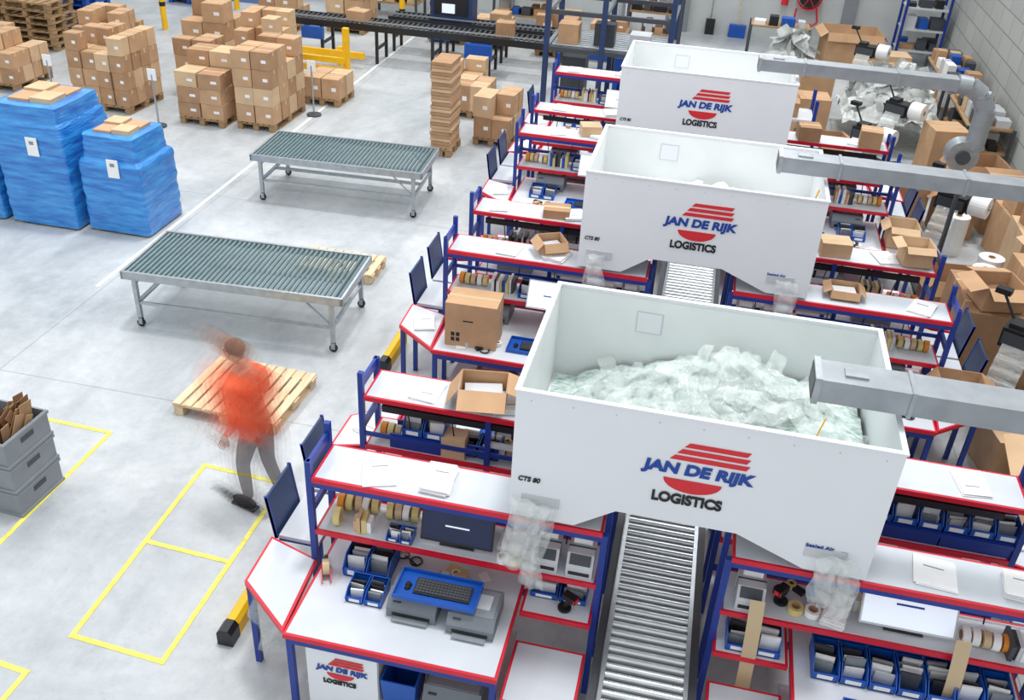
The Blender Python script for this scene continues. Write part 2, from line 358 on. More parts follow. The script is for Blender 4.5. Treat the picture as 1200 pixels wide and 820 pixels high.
def f_bins(b,n,w=.17,d=.26,h=.12):
    M0=b.M.copy()
    for i in range(n):
        b.M=M0@Matrix.Translation(((i-(n-1)/2)*(w+.012),0,0));f_bin(b,w,d,h,1+i)
    b.M=M0
def f_monitor(b,lit=True,w=.5,h=.3,tilt=20,lift=.07):
    T=Matrix.Translation((0,0,lift))@Matrix.Rotation(math.radians(tilt),4,'X')
    b.box(-w/2,w/2,-.02,.012,0,h,BLACK if not lit else LGREY,T=T)
    b.box(-w/2+.012,w/2-.012,.012,.015,.016,h-.012,SCREEN if lit else SCREEND,T=T)
    b.box(-.09,.09,.015,.0165,h*.46,h*.5,LBL if lit else SCREEN,T=T)
    hh=lift+.1*math.cos(math.radians(tilt));yy=-.1*math.sin(math.radians(tilt))-.04
    b.cyl((0,yy-.02,.01),(0,yy-.02,hh),.015,BLACK,8);b.prism([(-.11,yy-.1),(.11,yy-.1),(.13,yy+.06),(-.13,yy+.06)],0,.012,BLACK)
def f_keyboard(b,tray=True):
    if tray:
        b.box(-.3,.3,-.14,.14,0,.008,BIN);
        for x in (-.3,.292): b.box(x,x+.008,-.14,.14,.008,.04,BIN)
        for y in (-.14,.132): b.box(-.292,.292,y,y+.008,.008,.04,BIN)
    b.prismX([(-.07,.009),(.07,.009),(.07,.02),(-.07,.034)],-.24,.17,BLACK)
    for j in range(5):
        for i in range(16):
            b.box(-.23+i*.0245,-.21+i*.0245,-.058+j*.024,-.038+j*.024,.02,.037-.0018*j,DGREY)
    b.cyl((.22,.0,.009),(.22,0,.03),.026,BLACK,12,r2=.018);b.cyl((.22,.03,.009),(.22,.03,.026),.024,BLACK,12,r2=.015)
def f_printer(b,w=.4,d=.32,h=.2,m=PGREY,top=GREY):
    b.prismX([(-d/2,0),(d/2,0),(d/2,h*.55),(d*.32,h*.98),(-d/2,h*.98)],-w/2,w/2,m)
    b.box(-w/2+.02,w/2-.02,-d/2+.02,d*.3,h*.98,h,top)
    b.box(-w/2+.04,w/2-.04,d/2-.01,d/2+.004,h*.15,h*.34,BLACK);b.box(-w/2+.05,w/2-.05,d/2,d/2+.05,h*.1,h*.13,top)
    b.box(w/2-.1,w/2-.04,d*.33,d*.42,h*.8,h*.84,DGREY)
    b.box(-w/2+.06,w/2-.06,-d*.3,d*.1,h,h+.006,LGREY)
def f_label(b,w=.19,d=.22,h=.18):
    b.prismX([(-d/2,0),(d/2,0),(d/2,h*.45),(d*.25,h),(-d/2,h)],-w/2,w/2,LGREY)
    b.box(-w/2+.02,w/2-.02,d/2-.004,d/2+.005,h*.12,h*.28,BLACK);b.prismX([(d*.27,h*.93),(d*.45,h*.58),(d*.46,h*.62),(d*.29,h*.985)],-w/2+.02,w/2-.02,DGREY)
    b.box(-w/2-.002,w/2+.002,-d*.1,-d*.04,h*.3,h+.003,DGREY);b.roll((0,-d*.28,h+.045),(1,0,0),.045,.015,w*.7,PAPER,16)
def f_rolls(b,n,m=TYEL,R=.06,up=True,sp=.065):
    for i in range(n):
        mm=[m,PAPER,TAPE,m,TORG][i%5]
        if up: b.roll(((i-(n-1)/2)*sp,random.uniform(-.01,.01),R),(1,random.uniform(-.1,.1),0),R,R*.62,.048,mm,18,CART[0])
        else: b.roll(((i%3)*R*2.1-R*2,(i//3)*R*2.1,.025),(0,0,1),R,R*.62,.05,mm,18,CART[0])
def f_paper(b,w=.21,d=.3,n=4):
    for i in range(n): b.cb(random.uniform(-.01,.01),random.uniform(-.01,.01),i*.006,w,d,.0058,PAPER,random.uniform(-.06,.06))
    b.box(-w*.3,w*.2,-d*.2,-d*.16,n*.006,n*.006+.0008,GREY)
def f_files(b,n=8,h=.2,d=.2):
    x=-n*.018
    for i in range(n):
        w=random.uniform(.02,.045);hh=h*random.uniform(.6,1);m=random.choice([PAPER,PAPER,LGREY,BLACK,DGREY,BIN,TYEL,CART[2]])
        b.cb(x+w/2,0,0,w*.9,d*random.uniform(.7,1),hh,m,random.uniform(-.05,.05));x+=w
def f_scanner(b):
    b.cyl((0,-.05,.0),(0,-.05,.02),.05,BLACK,14);b.cyl((0,-.05,.02),(0,.0,.14),.018,BLACK,10);b.cb(0,.0,.13,.06,.11,.045,BLACK,.2);b.box(-.025,.025,.05,.058,.135,.17,LRD)
def f_tapegun(b):
    b.roll((0,0,.07),(1,0,0),.06,.035,.05,TAPE,18,CART[0]);b.prismX([(-.08,0),(.1,0),(.12,.04),(.02,.08),(-.05,.03)],-.035,-.028,RED);b.prismX([(-.08,0),(.1,0),(.12,.04),(.02,.08),(-.05,.03)],.028,.035,RED);b.cyl((0,-.08,.03),(0,-.17,.015),.016,BLACK,8)
def f_bottle(b,m=PAPER):
    b.cyl((0,0,0),(0,0,.15),.033,m,12);b.cyl((0,0,.15),(0,0,.18),.033,m,12,r2=.012);b.cyl((0,0,.18),(0,0,.21),.014,RED,10)
def f_small(b,W,D,n):
    # loose small articles spread over an area: pens, labels, rolls, boxes, cable coils
    for i in range(n):
        x=random.uniform(-W/2,W/2);y=random.uniform(-D/2,D/2);k=i%7;rz=random.uniform(0,3.1)
        if k==0: b.cb(x,y,.0,.07,.1,.004,PAPER,rz)
        elif k==1: b.roll((x,y,.02),(0,0,1),.035,.02,.04,random.choice([TAPE,PAPER,TYEL]),14,CART[0])
        elif k==2: b.cb(x,y,0,random.uniform(.05,.1),.06,random.uniform(.03,.08),random.choice([CART[0],CART[2],LGREY,BIN]),rz)
        elif k==3:
            c,s=math.cos(rz)*.07,math.sin(rz)*.07;b.cyl((x-c,y-s,.008),(x+c,y+s,.008),.006,random.choice([BLACK,LRD,BIN]),6)
        elif k==4: b.roll((x,y,.01),(0,0,1),.05,.042,.012,BLACK,14)
        elif k==5: b.cb(x,y,0,.05,.13,.03,BLACK,rz)
        else: b.cb(x,y,0,.12,.16,.003,random.choice([PAPER,TYEL,PAPER]),rz)
def f_carton(b,w,d,h,m=None,tape=True,marks=False):
    m=m or random.choice(CART);b.box(-w/2,w/2,-d/2,d/2,0,h,m)
    if tape:
        b.box(-w/2-.001,w/2+.001,-.025,.025,h,h+.0015,TAPE)
        for x in (-w/2-.0015,w/2): b.box(x,x+.0015,-.025,.025,h*.75,h,TAPE)
    if not marks: b.box(-w*.32,-w*.06,d/2,d/2+.0015,h*.4,h*.58,PAPER)
    if marks:
        for sy in (-1,1):
            y=sy*(d/2+.001)
            for i in range(2):
                for j in range(2): b.box(-w*.38+i*w*.1,-w*.31+i*w*.1,y-.001,y+.001,h*.12+j*.06,h*.12+j*.06+.045,INK)
            b.box(-w*.15,w*.05,y-.001,y+.001,h*.6,h*.63,INK)
def f_open(b,w,d,h,fl=.16,m=None,stuff=True):
    m=m or random.choice(CART);t=.006
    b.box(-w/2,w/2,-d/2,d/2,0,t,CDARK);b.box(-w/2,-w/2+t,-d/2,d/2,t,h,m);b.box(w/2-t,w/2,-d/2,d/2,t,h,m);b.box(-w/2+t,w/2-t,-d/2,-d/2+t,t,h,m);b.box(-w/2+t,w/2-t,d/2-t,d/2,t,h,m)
    for s in (-1,1):
        a=math.radians(random.uniform(15,60))
        T=Matrix.Translation((s*w/2,0,h))@Matrix.Rotation(s*a,4,'Y');x=(0,fl) if s>0 else (-fl,0);b.box(x[0],x[1],-d/2,d/2,0,.004,m,T=T)
        a=math.radians(random.uniform(10,70))
        T=Matrix.Translation((0,s*d/2,h))@Matrix.Rotation(-s*a,4,'X');b.box(-w/2,w/2,(0 if s>0 else -fl),(fl if s>0 else 0),0,.004,m,T=T)
    if stuff: b.cb(0,0,t,w*.8,d*.75,h*.5,random.choice([PAPER,CDARK,LGREY]),.1)
def f_bucket(b,m=BIN,w=.26,d=.3,h=.36):
    k=.8;vs=[];fs=[]
    for (s,z) in ((k,0),(1,h),(.93,h),(k*.9,.02)):
        vs+=[(-w/2*s,-d/2*s,z),(w/2*s,-d/2*s,z),(w/2*s,d/2*s,z),(-w/2*s,d/2*s,z)]
    for l in range(3):
        for i in range(4): fs.append((l*4+i,l*4+(i+1)%4,l*4+4+(i+1)%4,l*4+4+i))
    fs+=[(3,2,1,0),(12,13,14,15)];b.add(vs,fs,m)
def f_cabinet(b):
    b.box(-.27,.27,-.22,.2,.04,.72,LGREY);b.box(-.265,.265,.2,.215,.05,.715,PANEL);b.box(-.27,.27,-.22,.2,0,.04,DGREY)
def std_items(M,seed,lit,deskbins=True,octpaper=True,right=False):
    random.seed(seed)
    item('tape_rolls',M,2.3,.5,1.162,0,f_rolls,5)
    item('document_files',M,1.98,.52,1.162,0,f_files,8)
    item('storage_bins',M,1.6,.54,1.162,0,f_bins,2)
    item('tape_rolls',M,1.3,.48,1.162,0,f_rolls,4,PAPER,.05)
    item('loose_packing_supplies',M,1.28,.64,1.162,0,f_small,.24,.08,5)
    item('spray_bottle',M,1.1,.42,1.162,0,f_bottle,random.choice([PAPER,BIN,LGREY]))
    item('label_printer',M,.6,.52,1.162,0,f_label)
    item('label_printer',M,.85,.52,1.162,0,f_label)
    item('barcode_scanner',M,1.05,.62,1.162,.3,f_scanner)
    item('monitor',M,1.38,.9,.852,0,f_monitor,lit,.52,.3,30,.34)
    item('keyboard_tray',M,1.45,1.15,.852,0,f_keyboard)
    item('loose_packing_supplies',M,2.1,1.27,.852,0,f_small,.5,.2,9)
    item('office_printer',M,2.05,.58,.852,0,f_printer,.4,.34,.2)
    if deskbins: item('storage_bins',M,2.1,.95,.852,0,f_bins,2)
    item('label_printer',M,.66,.55,.862,0,f_label)
    if octpaper: item('paper_stack',M,2.72,.98,.852,.3,f_paper)
    item('paper_stack',M,2.0+random.uniform(-.1,.3),.54,1.652,random.uniform(-.4,.4),f_paper,.21,.3,3)
    if not right: item('paper_stack',M,1.4,.54,1.652,-.3,f_paper,.22,.28,6)
    item('waste_bin',M,1.3,1.1,.172,0,f_bucket)
    item('office_printer',M,1.9,1.0,.172,0,f_printer,.42,.36,.26)
Y0=[5.675,9.54,13.41];OX=[0,-.09,-.17]
for i in range(3):
    for sx in (1,-1):
        for sy in (1,-1):
            M=SM(OX[i],Y0[i],sx,sy)
            station(M,first=(i==0 and sy==1))
            if i==0 and sy==1: continue
            std_items(M,10*i+3*sx+sy+20,lit=(sy==1 or sx==-1),deskbins=not(i==1 and sx==1 and sy==1),octpaper=not(sx==-1 and sy==1),right=sx==-1)
M=SM(-.24,16.6,1,1);station(M);std_items(M,77,True)
# unit 1 left, front
M=SM(0,5.675,1,1);random.seed(3)
for (x,y,n) in ((2.4,.64,1),(2.3,.45,5),(1.95,.45,4)): item('tape_rolls',M,x,y,1.162,.1,f_rolls,n,TYEL,.07)
item('document_files',M,2.2,.64,1.162,.1,f_files,4,.16,.12)
item('monitor',M,1.48,.66,1.162,0,f_monitor,False,.54,.3,14,.04)
item('tape_rolls',M,1.12,.69,1.162,0,f_rolls,2,TYEL,.045,False)
item('storage_bins',M,1.9,.66,1.162,.0,f_bins,2,.09,.12,.07);item('paper_stack',M,1.08,.5,1.162,.0,f_paper,.2,.2,8)
for x in (.82,.57): item('label_printer',M,x,.6,1.162,0,f_label)
item('storage_bins',M,2.12,.7,.852,0,f_bins,2,.17,.28,.16);item('storage_bins',M,2.05,.98,.852,0,f_bins,2,.13,.2,.1)
item('keyboard_tray',M,1.52,.98,1.03,0,f_keyboard)
item('office_printer',M,1.68,.96,.852,0,f_printer,.36,.34,.15);item('office_printer',M,1.24,1.0,.852,0,f_printer,.34,.34,.15)
item('tape_dispenser',M,2.42,.86,.852,.4,f_tapegun)
item('loose_packing_supplies',M,1.6,.6,.852,0,f_small,.7,.2,12)
item('paper_stack',M,2.1,.56,1.652,.35,f_paper,.24,.3,3);item('paper_stack',M,1.65,.54,1.652,.0,f_paper,.2,.3,9)
item('storage_bins',M,.7,.55,.862,0,f_bins,2,.2,.26,.09);item('barcode_scanner',M,.6,.77,.862,.9,f_scanner)
b=MB('drawer_cabinet',M@Matrix.Translation((2.1,1.2,0)));f_cabinet(b);b.M=ID.copy();logo(b,.19-2.1,.52,5.675-1.2-.216,.55);b.done()
item('waste_bin',M,1.68,1.28,.172,0,f_bucket);item('office_printer',M,1.3,1.24,.172,0,f_printer,.42,.36,.34)
# unit 1 right, front
M=SM(0,5.675,-1,1)
item('label_printer',M,.62,.6,1.162,0,f_label);item('barcode_scanner',M,.82,.6,1.162,.5,f_scanner)
item('tape_rolls',M,1.05,.62,1.162,0,f_rolls,2,TYEL,.055,False);item('paper_stack',M,1.2,.62,1.162,.2,f_paper,.15,.2,14)
item('monitor',M,1.66,.66,1.162,0,f_monitor,True,.62,.36,28,.06)
item('document_files',M,1.3,.42,1.162,0,f_files,5,.13);item('loose_packing_supplies',M,.95,.42,1.162,0,f_small,.25,.12,6)
item('tape_rolls',M,2.18,.6,1.162,0,f_rolls,5,PAPER,.06);item('document_files',M,2.42,.6,1.162,0,f_files,6,.14)
item('storage_bins',M,1.75,.76,.853,0,f_bins,7,.175,.28,.13)
item('storage_bins',M,2.25,.45,.853,0,f_bins,2,.17,.2,.2);item('storage_bins',M,.7,.68,.863,0,f_bins,2,.18,.26,.12)
item('paper_stack',M,1.75,.54,1.652,.15,f_paper,.26,.28,2);item('paper_stack',M,2.3,.54,1.652,.1,f_paper,.24,.24,8)
item('keyboard_tray',M,1.6,1.18,.852,0,f_keyboard);item('paper_stack',M,2.2,1.2,.852,0,f_paper)
for x,z1 in ((.66,.55),(1.99,.5)):
    b=MB('label_strip',M);b.grid(lambda u,v:(x+.1*(u-.5)+.03*v,.765+.1*v+.03*math.sin(v*4),1.33-(1.33-z1)*v),2,10,TAPE);b.done()
for sx,xs in ((1,(2.05,)),(-1,(1.75,2.3))):
    M=SM(0,5.675,sx,-1)
    for x in xs:
        b=MB('storage_bins',M@Matrix.Translation((x,.33+.14,1.3))@Matrix.Rotation(math.pi,4,'Z'));f_bins(b,3 if sx<0 else 2,.17,.22,.14)
        b.box(-.28,.28,.1,.12,-.135,0,BLUE);b.box(-.28,.28,-.1,-.08,-.135,0,BLUE);b.done()
def carton(name,x,y,z,w,d,h,rz=0,op=False,**k):
    b=MB(name,Matrix.Translation((x,y,z))@Matrix.Rotation(rz,4,'Z'));(f_open if op else f_carton)(b,w,d,h,**k);return b.done(.003)
carton('cardboard_box',-2.03,8.40,.852,.54,.36,.5,.03,m=CART[0],marks=True)
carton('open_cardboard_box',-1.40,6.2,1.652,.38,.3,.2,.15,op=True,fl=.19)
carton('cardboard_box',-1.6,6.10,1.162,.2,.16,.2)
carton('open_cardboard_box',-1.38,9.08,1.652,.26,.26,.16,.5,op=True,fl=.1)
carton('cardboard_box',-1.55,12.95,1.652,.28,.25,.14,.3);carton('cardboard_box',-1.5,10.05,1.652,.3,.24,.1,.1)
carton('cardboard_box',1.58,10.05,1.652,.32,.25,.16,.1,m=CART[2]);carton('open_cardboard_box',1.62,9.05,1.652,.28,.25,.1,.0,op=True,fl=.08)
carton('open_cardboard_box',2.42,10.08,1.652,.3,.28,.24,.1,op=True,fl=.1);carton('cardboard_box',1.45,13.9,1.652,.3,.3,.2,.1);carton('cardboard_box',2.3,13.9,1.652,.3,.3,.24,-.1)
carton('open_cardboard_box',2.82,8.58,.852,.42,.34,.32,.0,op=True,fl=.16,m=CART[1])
carton('open_cardboard_box',2.74,12.42,.852,.36,.34,.3,.0,op=True,fl=.12)
for (x,y,z,w,d,h,rz,o) in [(3.68,7.1,0,.8,.7,.7,.1,1),(3.85,8.1,0,.75,.7,.75,-.1,1),(3.6,8.9,0,.55,.5,.5,.2,0),(3.55,10.7,0,.6,.6,1.0,.0,0),(3.6,11.5,0,.6,.55,.9,.1,0),(3.5,12.3,0,.6,.6,.6,.1,1),(4.35,10.9,0,.6,.6,.7,.1,1),
    (3.55,10.7,1.01,.45,.45,.3,.2,1),(4.4,11.75,0,.7,.7,1.1,.1,0),
    (4.75,12.6,0,.7,.7,.7,.05,0),(4.7,12.6,.71,.5,.5,.4,.2,1),(4.8,13.5,0,.7,.8,.9,0,0),(4.8,13.5,.91,.5,.5,.4,.3,0),(4.85,14.5,0,.7,.8,.75,.1,0),(4.8,14.5,.76,.5,.5,.4,.1,0),(4.0,15.2,0,.6,.5,.7,0,1),(4.75,15.6,0,.55,.6,.9,.1,0),(4.5,16.5,0,.8,.7,.8,.1,1),(3.3,15.3,0,.5,.5,.8,.1,0),(4.6,9.8,0,.6,.6,.6,.1,1),
    (3.1,24.9,0,1.3,1.0,.9,.1,1),(1.3,18.6,0,.7,.6,.6,0,0),(1.3,18.6,.61,.5,.45,.4,.2,1),(2.05,20.9,0,.7,.6,.85,.2,0),(2.2,17.2,0,.5,.5,.7,.2,1),(4.1,24.2,0,.6,.6,.6,.1,0),(4.1,17.5,0,.6,.6,1.0,.2,0),(4.4,9.0,0,.6,.6,.6,.1,0),(4.65,7.4,0,.6,.6,.8,.1,0),(2.0,19.6,0,.6,.6,.7,.1,0),(3.7,22.6,0,.7,.6,.7,.1,0),(3.6,21.7,0,.5,.5,.5,.3,1)]:
    carton('open_cardboard_box' if o else 'cardboard_box',x,y,z,w,d,h,rz,bool(o),**({'fl':.2} if o else {}))
# spare film rolls standing by the right wall
for (x,y) in ((3.95,12.6),(4.1,13.0),(3.9,14.4),(4.15,18.1),(4.35,21.2)):
    b=MB('film_roll');b.roll((x,y,.3),(0,0,1),.17,.05,.6,PILL2,24,CART[0]);b.done()

# ------------------------------------------------------------ ducts
def duct(x0,x1,y,z,w=.24,h=.15):
    b=MB('air_duct');b.box(x0,x1,y-w/2,y+w/2,z,z+h,ALU)
    b.box(x0-.02,x0+.02,y-w/2-.012,y+w/2+.012,z-.012,z+h+.012,STEEL);b.box(x0-.024,x0-.02,y-w/2+.01,y+w/2-.01,z+.01,z+h-.01,BLACK)
    b.box(x0+.16,x0+.3,y-.05,y+.05,z+h,z+h+.015,STEEL)
    x=x0+.55
    while x<x1: b.box(x,x+.025,y-w/2-.012,y+w/2+.012,z-.012,z+h+.012,STEEL);x+=1.15
    return b
b=duct(.92,5.49,5.32,2.8,.25,.16);b.cyl((1.0,5.1,2.75),(.9,5.02,2.35),.005,YEL,6);b.done()
b=duct(.76,5.49,9.3,2.8);b.cyl((1.15,9.0,2.74),(1.05,8.98,2.2),.008,YEL,6);b.done()
b=duct(.56,3.0,12.95,2.8)
pts=[Vector((3.0,12.95,2.875)),Vector((3.16,12.95,2.86)),Vector((3.32,12.95,2.76)),Vector((3.42,12.95,2.58)),Vector((3.42,12.95,2.1))]
for p,q in zip(pts,pts[1:]): b.cyl(p,q,.12,ALU,16)
for p in pts[1:]: b.cyl(p-Vector((0,0,.015)),p+Vector((0,0,.015)),.128,STEEL,16)
b.cyl((3.3,12.85,1.98),(3.3,13.1,1.98),.2,STEEL,20);b.cyl((3.3,12.8,1.98),(3.3,12.85,1.98),.09,DGREY,14);b.cyl((3.3,13.1,1.98),(3.3,13.35,1.98),.1,DGREY,14)
b.box(3.38,3.42,12.9,13.0,0,1.9,DGREY);b.box(3.2,3.6,12.75,13.15,0,.04,DGREY);b.done()

# ------------------------------------------------------------ pillow machines
def machine(x,y,rz):
    b=MB('air_pillow_machine',Matrix.Translation((x,y,0))@Matrix.Rotation(rz,4,'Z'))
    for a in range(5):
        c,s=math.cos(a*1.257)*.3,math.sin(a*1.257)*.3;b.cyl((0,0,.1),(c,s,.06),.02,BLACK,8);b.cyl((c,s-.015,.035),(c,s+.015,.035),.035,BLACK,10)
    b.cyl((0,0,.1),(0,0,1.0),.03,STEEL,12);b.box(-.2,.2,-.14,.14,1.0,1.22,BLACK);b.box(-.18,.18,-.15,-.14,1.04,1.18,DGREY);b.box(-.16,.0,-.1,.1,1.22,1.27,BLACK)
    b.cyl((.1,0,1.14),(.5,0,1.14),.018,STEEL,8);b.roll((.36,0,1.14),(1,0,0),.15,.04,.24,PAPER,24,CART[0]);b.cyl((.22,0,1.14),(.235,0,1.14),.16,BLACK,20)
    b.cyl((-.15,.05,1.25),(-.35,.1,1.5),.015,BLACK,8);b.cb(-.35,.1,1.48,.16,.1,.06,BLACK)
    b.grid(lambda u,v:(-.15+.3*u,-.16-.25*math.sin(v*2.4),1.05-.7*v+.02*math.sin(v*40)),3,20,FILM);b.done()
machine(3.55,13.6,-.5);machine(3.65,9.75,-.5);machine(3.3,17.9,-.6);machine(3.1,22.0,-.4);machine(2.6,16.2,-.6)
random.seed(9)
f=lambda u,v:.55+.7*math.exp(-((u-.5)/.38)**2-((v-.5)/.42)**2)+.2*noise.noise(Vector((u*5,v*5,3)))
heap('plastic_bag_heap',2.5,4.3,18.6,20.6,0,f,90,FILMG,FILMB,.34,.7,2,.8)
heap('plastic_bag_heap',1.1,2.3,22.4,23.6,0,lambda u,v:f(u,v)*.8,30,FILMG,FILMB,.34,.7,2,.8)

# ------------------------------------------------------------ roller tables
def rtable(x0,x1,y0,y1,h,rz):
    b=MB('roller_table',Matrix.Translation((x0,y0,0))@Matrix.Rotation(rz,4,'Z')@Matrix.Translation((-x0,-y0,0)));n=int((x1-x0-.06)/.062)
    for i in range(n):
        x=x0+.06+i*(x1-x0-.12)/(n-1);b.cyl((x,y0+.035,h-.03),(x,y1-.035,h-.03),.0225,TROLL,10)
    for y in (y0,y1-.035): b.box(x0,x1,y,y+.035,h-.1,h,STEEL)
    for x in (x0,x1-.03): b.box(x,x+.03,y0,y1,h-.1,h-.005,STEEL)
    for x in (x0+.12,x1-.17):
        for y in (y0+.01,y1-.06):
            b.box(x,x+.05,y,y+.05,.13,h-.1,STEEL);b.box(x+.005,x+.045,y+.005,y+.045,.09,.13,BLACK)
            b.cyl((x+.025,y+.01,.052),(x+.025,y+.04,.052),.05,BLACK,14);b.box(x+.0,x+.05,y+.0,y+.006,.04,.12,STEEL);b.box(x+.0,x+.05,y+.044,y+.05,.04,.12,STEEL)
        b.box(x+.005,x+.045,y0+.06,y1-.06,h*.42,h*.42+.04,STEEL);b.box(x+.005,x+.045,y0+.06,y1-.06,h-.16,h-.11,STEEL)
    b.box(x0+.17,x1-.17,(y0+y1)/2-.02,(y0+y1)/2+.02,h*.42,h*.42+.04,STEEL)
    for y in (y0+.02,y1-.05): b.box(x0+.17,x1-.17,y,y+.03,h*.42,h*.42+.035,STEEL)
    for s,x in ((1,x0+.17),(-1,x1-.17)):
        for y in (y0+.035,y1-.035): b.cyl((x,y,h*.5),(x+s*.28,y,h-.11),.012,STEEL,8)
    b.done()
rtable(-6.42,-3.72,8.82,10.0,.74,.055);rtable(-6.7,-4.0,12.8,13.95,.74,.05)

# ------------------------------------------------------------ pallets
def f_pallet(b,w,d,wood=None,n=9,gap=.74):
    wood=wood or WOOD
    for x in (-w/2+.05,0,w/2-.05):
        for y in (-d/2+.07,0,d/2-.07): b.cb(x*.96,y,.022,.1,.14,.078,wood)
    for y in (-d/2+.07,0,d/2-.07): b.cb(0,y,.1,w,.12,.022,wood)
    for x in (-w/2+.05,0,w/2-.05): b.cb(x*.96,0,0,.1,d,.022,wood)
    s=w/n
    for i in range(n): b.cb(-w/2+s*(i+.5),0,.122,s*gap,d,.022,wood,random.uniform(-.006,.006))
b=MB('wooden_pallet',Matrix.Translation((-4.4,7.82,0))@Matrix.Rotation(-.045,4,'Z'));f_pallet(b,1.2,1.0,n=10);b.done()
b=MB('wooden_pallet',Matrix.Translation((-4.55,11.0,0)));f_pallet(b,1.1,.6);b.done()
def load(x0,x1,y0,y1,h,seed,bw=.34,bh=.3,rag=.5,name='pallet_of_cardboard_boxes'):
    random.seed(seed);cx,cy=(x0+x1)/2,(y0+y1)/2;b=MB(name,Matrix.Translation((cx,cy,0))@Matrix.Rotation(random.uniform(-.06,.06),4,'Z'));w,d=x1-x0,y1-y0
    f_pallet(b,w,d,WOOD2,7);M0=b.M.copy();bw*=random.uniform(.9,1.25);bh*=random.uniform(.85,1.2);nx=max(1,round(w/bw));ny=max(1,round(d/bw));nz=max(1,round(h/bh));sx,sy,sz=w/nx,d/ny,h/nz
    for i in range(nx):
        for j in range(ny):
            col=nz-(1 if random.random()<rag*.7 else 0)-(1 if random.random()<rag*.3 else 0)
            for k in range(max(1,col)):
                b.M=M0@Matrix.Translation((-w/2+sx*(i+.5)+random.uniform(-.012,.012),-d/2+sy*(j+.5)+random.uniform(-.012,.012),.145+k*sz))@Matrix.Rotation(random.uniform(-.05,.05)+(math.pi),4,'Z');f_carton(b,sx*.95,sy*.95,sz*.985)
    b.done()
for i,a in enumerate([(-9.5,-8.6,15.6,16.6,1.1),(-8.4,-7.65,15.7,17.1,1.3),(-9.3,-8.4,17.6,18.6,1.4),(-11.7,-10.5,15.7,16.8,1.25),(-10.4,-9.6,17.2,18.1,.95),(-7.85,-7.1,17.5,18.3,.4),(-12.9,-11.9,17.6,18.7,1.1),
    (-14.2,-13.2,16.1,17.2,.9),(-11.3,-10.3,19.1,20.1,1.2),(-4.1,-3.4,16.4,17.3,.75),(-5.6,-4.7,19.0,20.0,.5),(-9.6,-8.6,23.0,24.0,1.0),(-7.0,-6.1,23.1,24.1,.9),(-5.9,-5.0,23,24,.7),(-4.3,-3.3,22.9,23.9,.8),(-11.1,-10.2,22.4,23.4,.8),(-15.6,-14.6,16.4,17.4,.8),(-3.0,-2.2,23.0,24.0,.7),(-4.9,-4.2,17.8,18.6,.5)]):
    load(*a,40+i)
def pstack(x,y,n,m=WOOD2,name='stack_of_wooden_pallets'):
    b=MB(name,Matrix.Translation((x,y,0)));M0=b.M.copy()
    for k in range(n): b.M=M0@Matrix.Translation((random.uniform(-.03,.03),random.uniform(-.03,.03),k*.146))@Matrix.Rotation(random.uniform(-.03,.03),4,'Z');f_pallet(b,1.2,.9,m,6,.7)
    b.done()
pstack(-16.2,18.9,9);pstack(-14.85,19.3,7);pstack(-17.6,19.0,9)
pstack(-15.2,21.2,8,BIN,'stack_of_blue_pallets');pstack(-14.0,24.6,8,BIN,'stack_of_blue_pallets')
b=MB('stack_of_flat_cardboard',Matrix.Translation((-4.5,15.95,0)));f_pallet(b,.4,.7,WOOD2,4)
for k in range(26): b.cb(random.uniform(-.012,.012),random.uniform(-.015,.015),.145+k*.058,.36,.62,.05,CART[k%3],random.uniform(-.03,.03))
b.done()

# ------------------------------------------------------------ blue wrapped pallet loads
def wrapped(x0,x1,y0,y1,prof,seed,top):
    random.seed(seed);cx,cy=(x0+x1)/2,(y0+y1)/2;w,d=(x1-x0)/2,(y1-y0)/2
    b=MB('wrapped_pallet',Matrix.Translation((cx,cy,0)));f_pallet(b,w*2*.93,d*2*.93,WOOD2,7)
    N=96;vs=[];K=56;zt=prof[-1][0]
    for k in range(K+1):
        z=.03+(zt-.03)*k/K
        for (za,sa),(zb_,sb) in zip(prof,prof[1:]):
            if za<=z<=zb_+1e-6: sc=sa+(sb-sa)*(z-za)/max(1e-6,zb_-za)
        for i in range(N):
            a=2*math.pi*i/N;c,s=math.cos(a),math.sin(a);e=.1
            X=math.copysign(abs(c)**e,c);Y=math.copysign(abs(s)**e,s)
            q=1+.022*noise.noise(Vector((X*3,Y*3,z*5+seed)))+.012*noise.noise(Vector((X*9+z*5,Y*9,z*16)))+.006*math.sin(z*38+X*5+Y*4)
            zz=z+.03*noise.noise(Vector((X*2,Y*2,seed)))*(k/K)
            vs.append((X*w*sc*q,Y*d*sc*q,zz))
    fs=[(k*N+i,k*N+(i+1)%N,(k+1)*N+(i+1)%N,(k+1)*N+i) for k in range(K) for i in range(N)]
    b.add(vs,fs,WRAP,True)
    rim=vs[K*N:];sc=prof[-1][1]
    inn=[(v[0]*.84,v[1]*.84,v[2]+.012) for v in rim]
    b.add(rim+inn,[(i,(i+1)%N,N+(i+1)%N,N+i) for i in range(N)],WRAP,True);b.add(inn,[tuple(range(N))],WRAP)
    for i in range(2):
        for j in range(2): b.cb((i-.5)*w*.72*sc,(j-.5)*d*.72*sc,zt-.12,w*.68*sc,d*.68*sc,.15+top*(.02+.03*((i+j)%2)),CART[2 if (i+j)%2 else 0])
    b.box(-.0,.17,-d*1.04,-d*1.02,zt*.62,zt*.62+.26,PAPER);b.box(.05,.12,-d*1.042,-d*1.04,zt*.62+.16,zt*.62+.21,GREY)
    b.done()
wrapped(-9.58,-8.5,10.95,12.1,[(0,1.0),(1.35,1.0),(1.5,.95),(1.52,.9),(1.74,.88)],1,1)
wrapped(-8.40,-7.45,11.05,12.0,[(0,1.0),(1.0,1.0),(1.05,.98),(1.08,.88),(1.4,.82)],2,1)
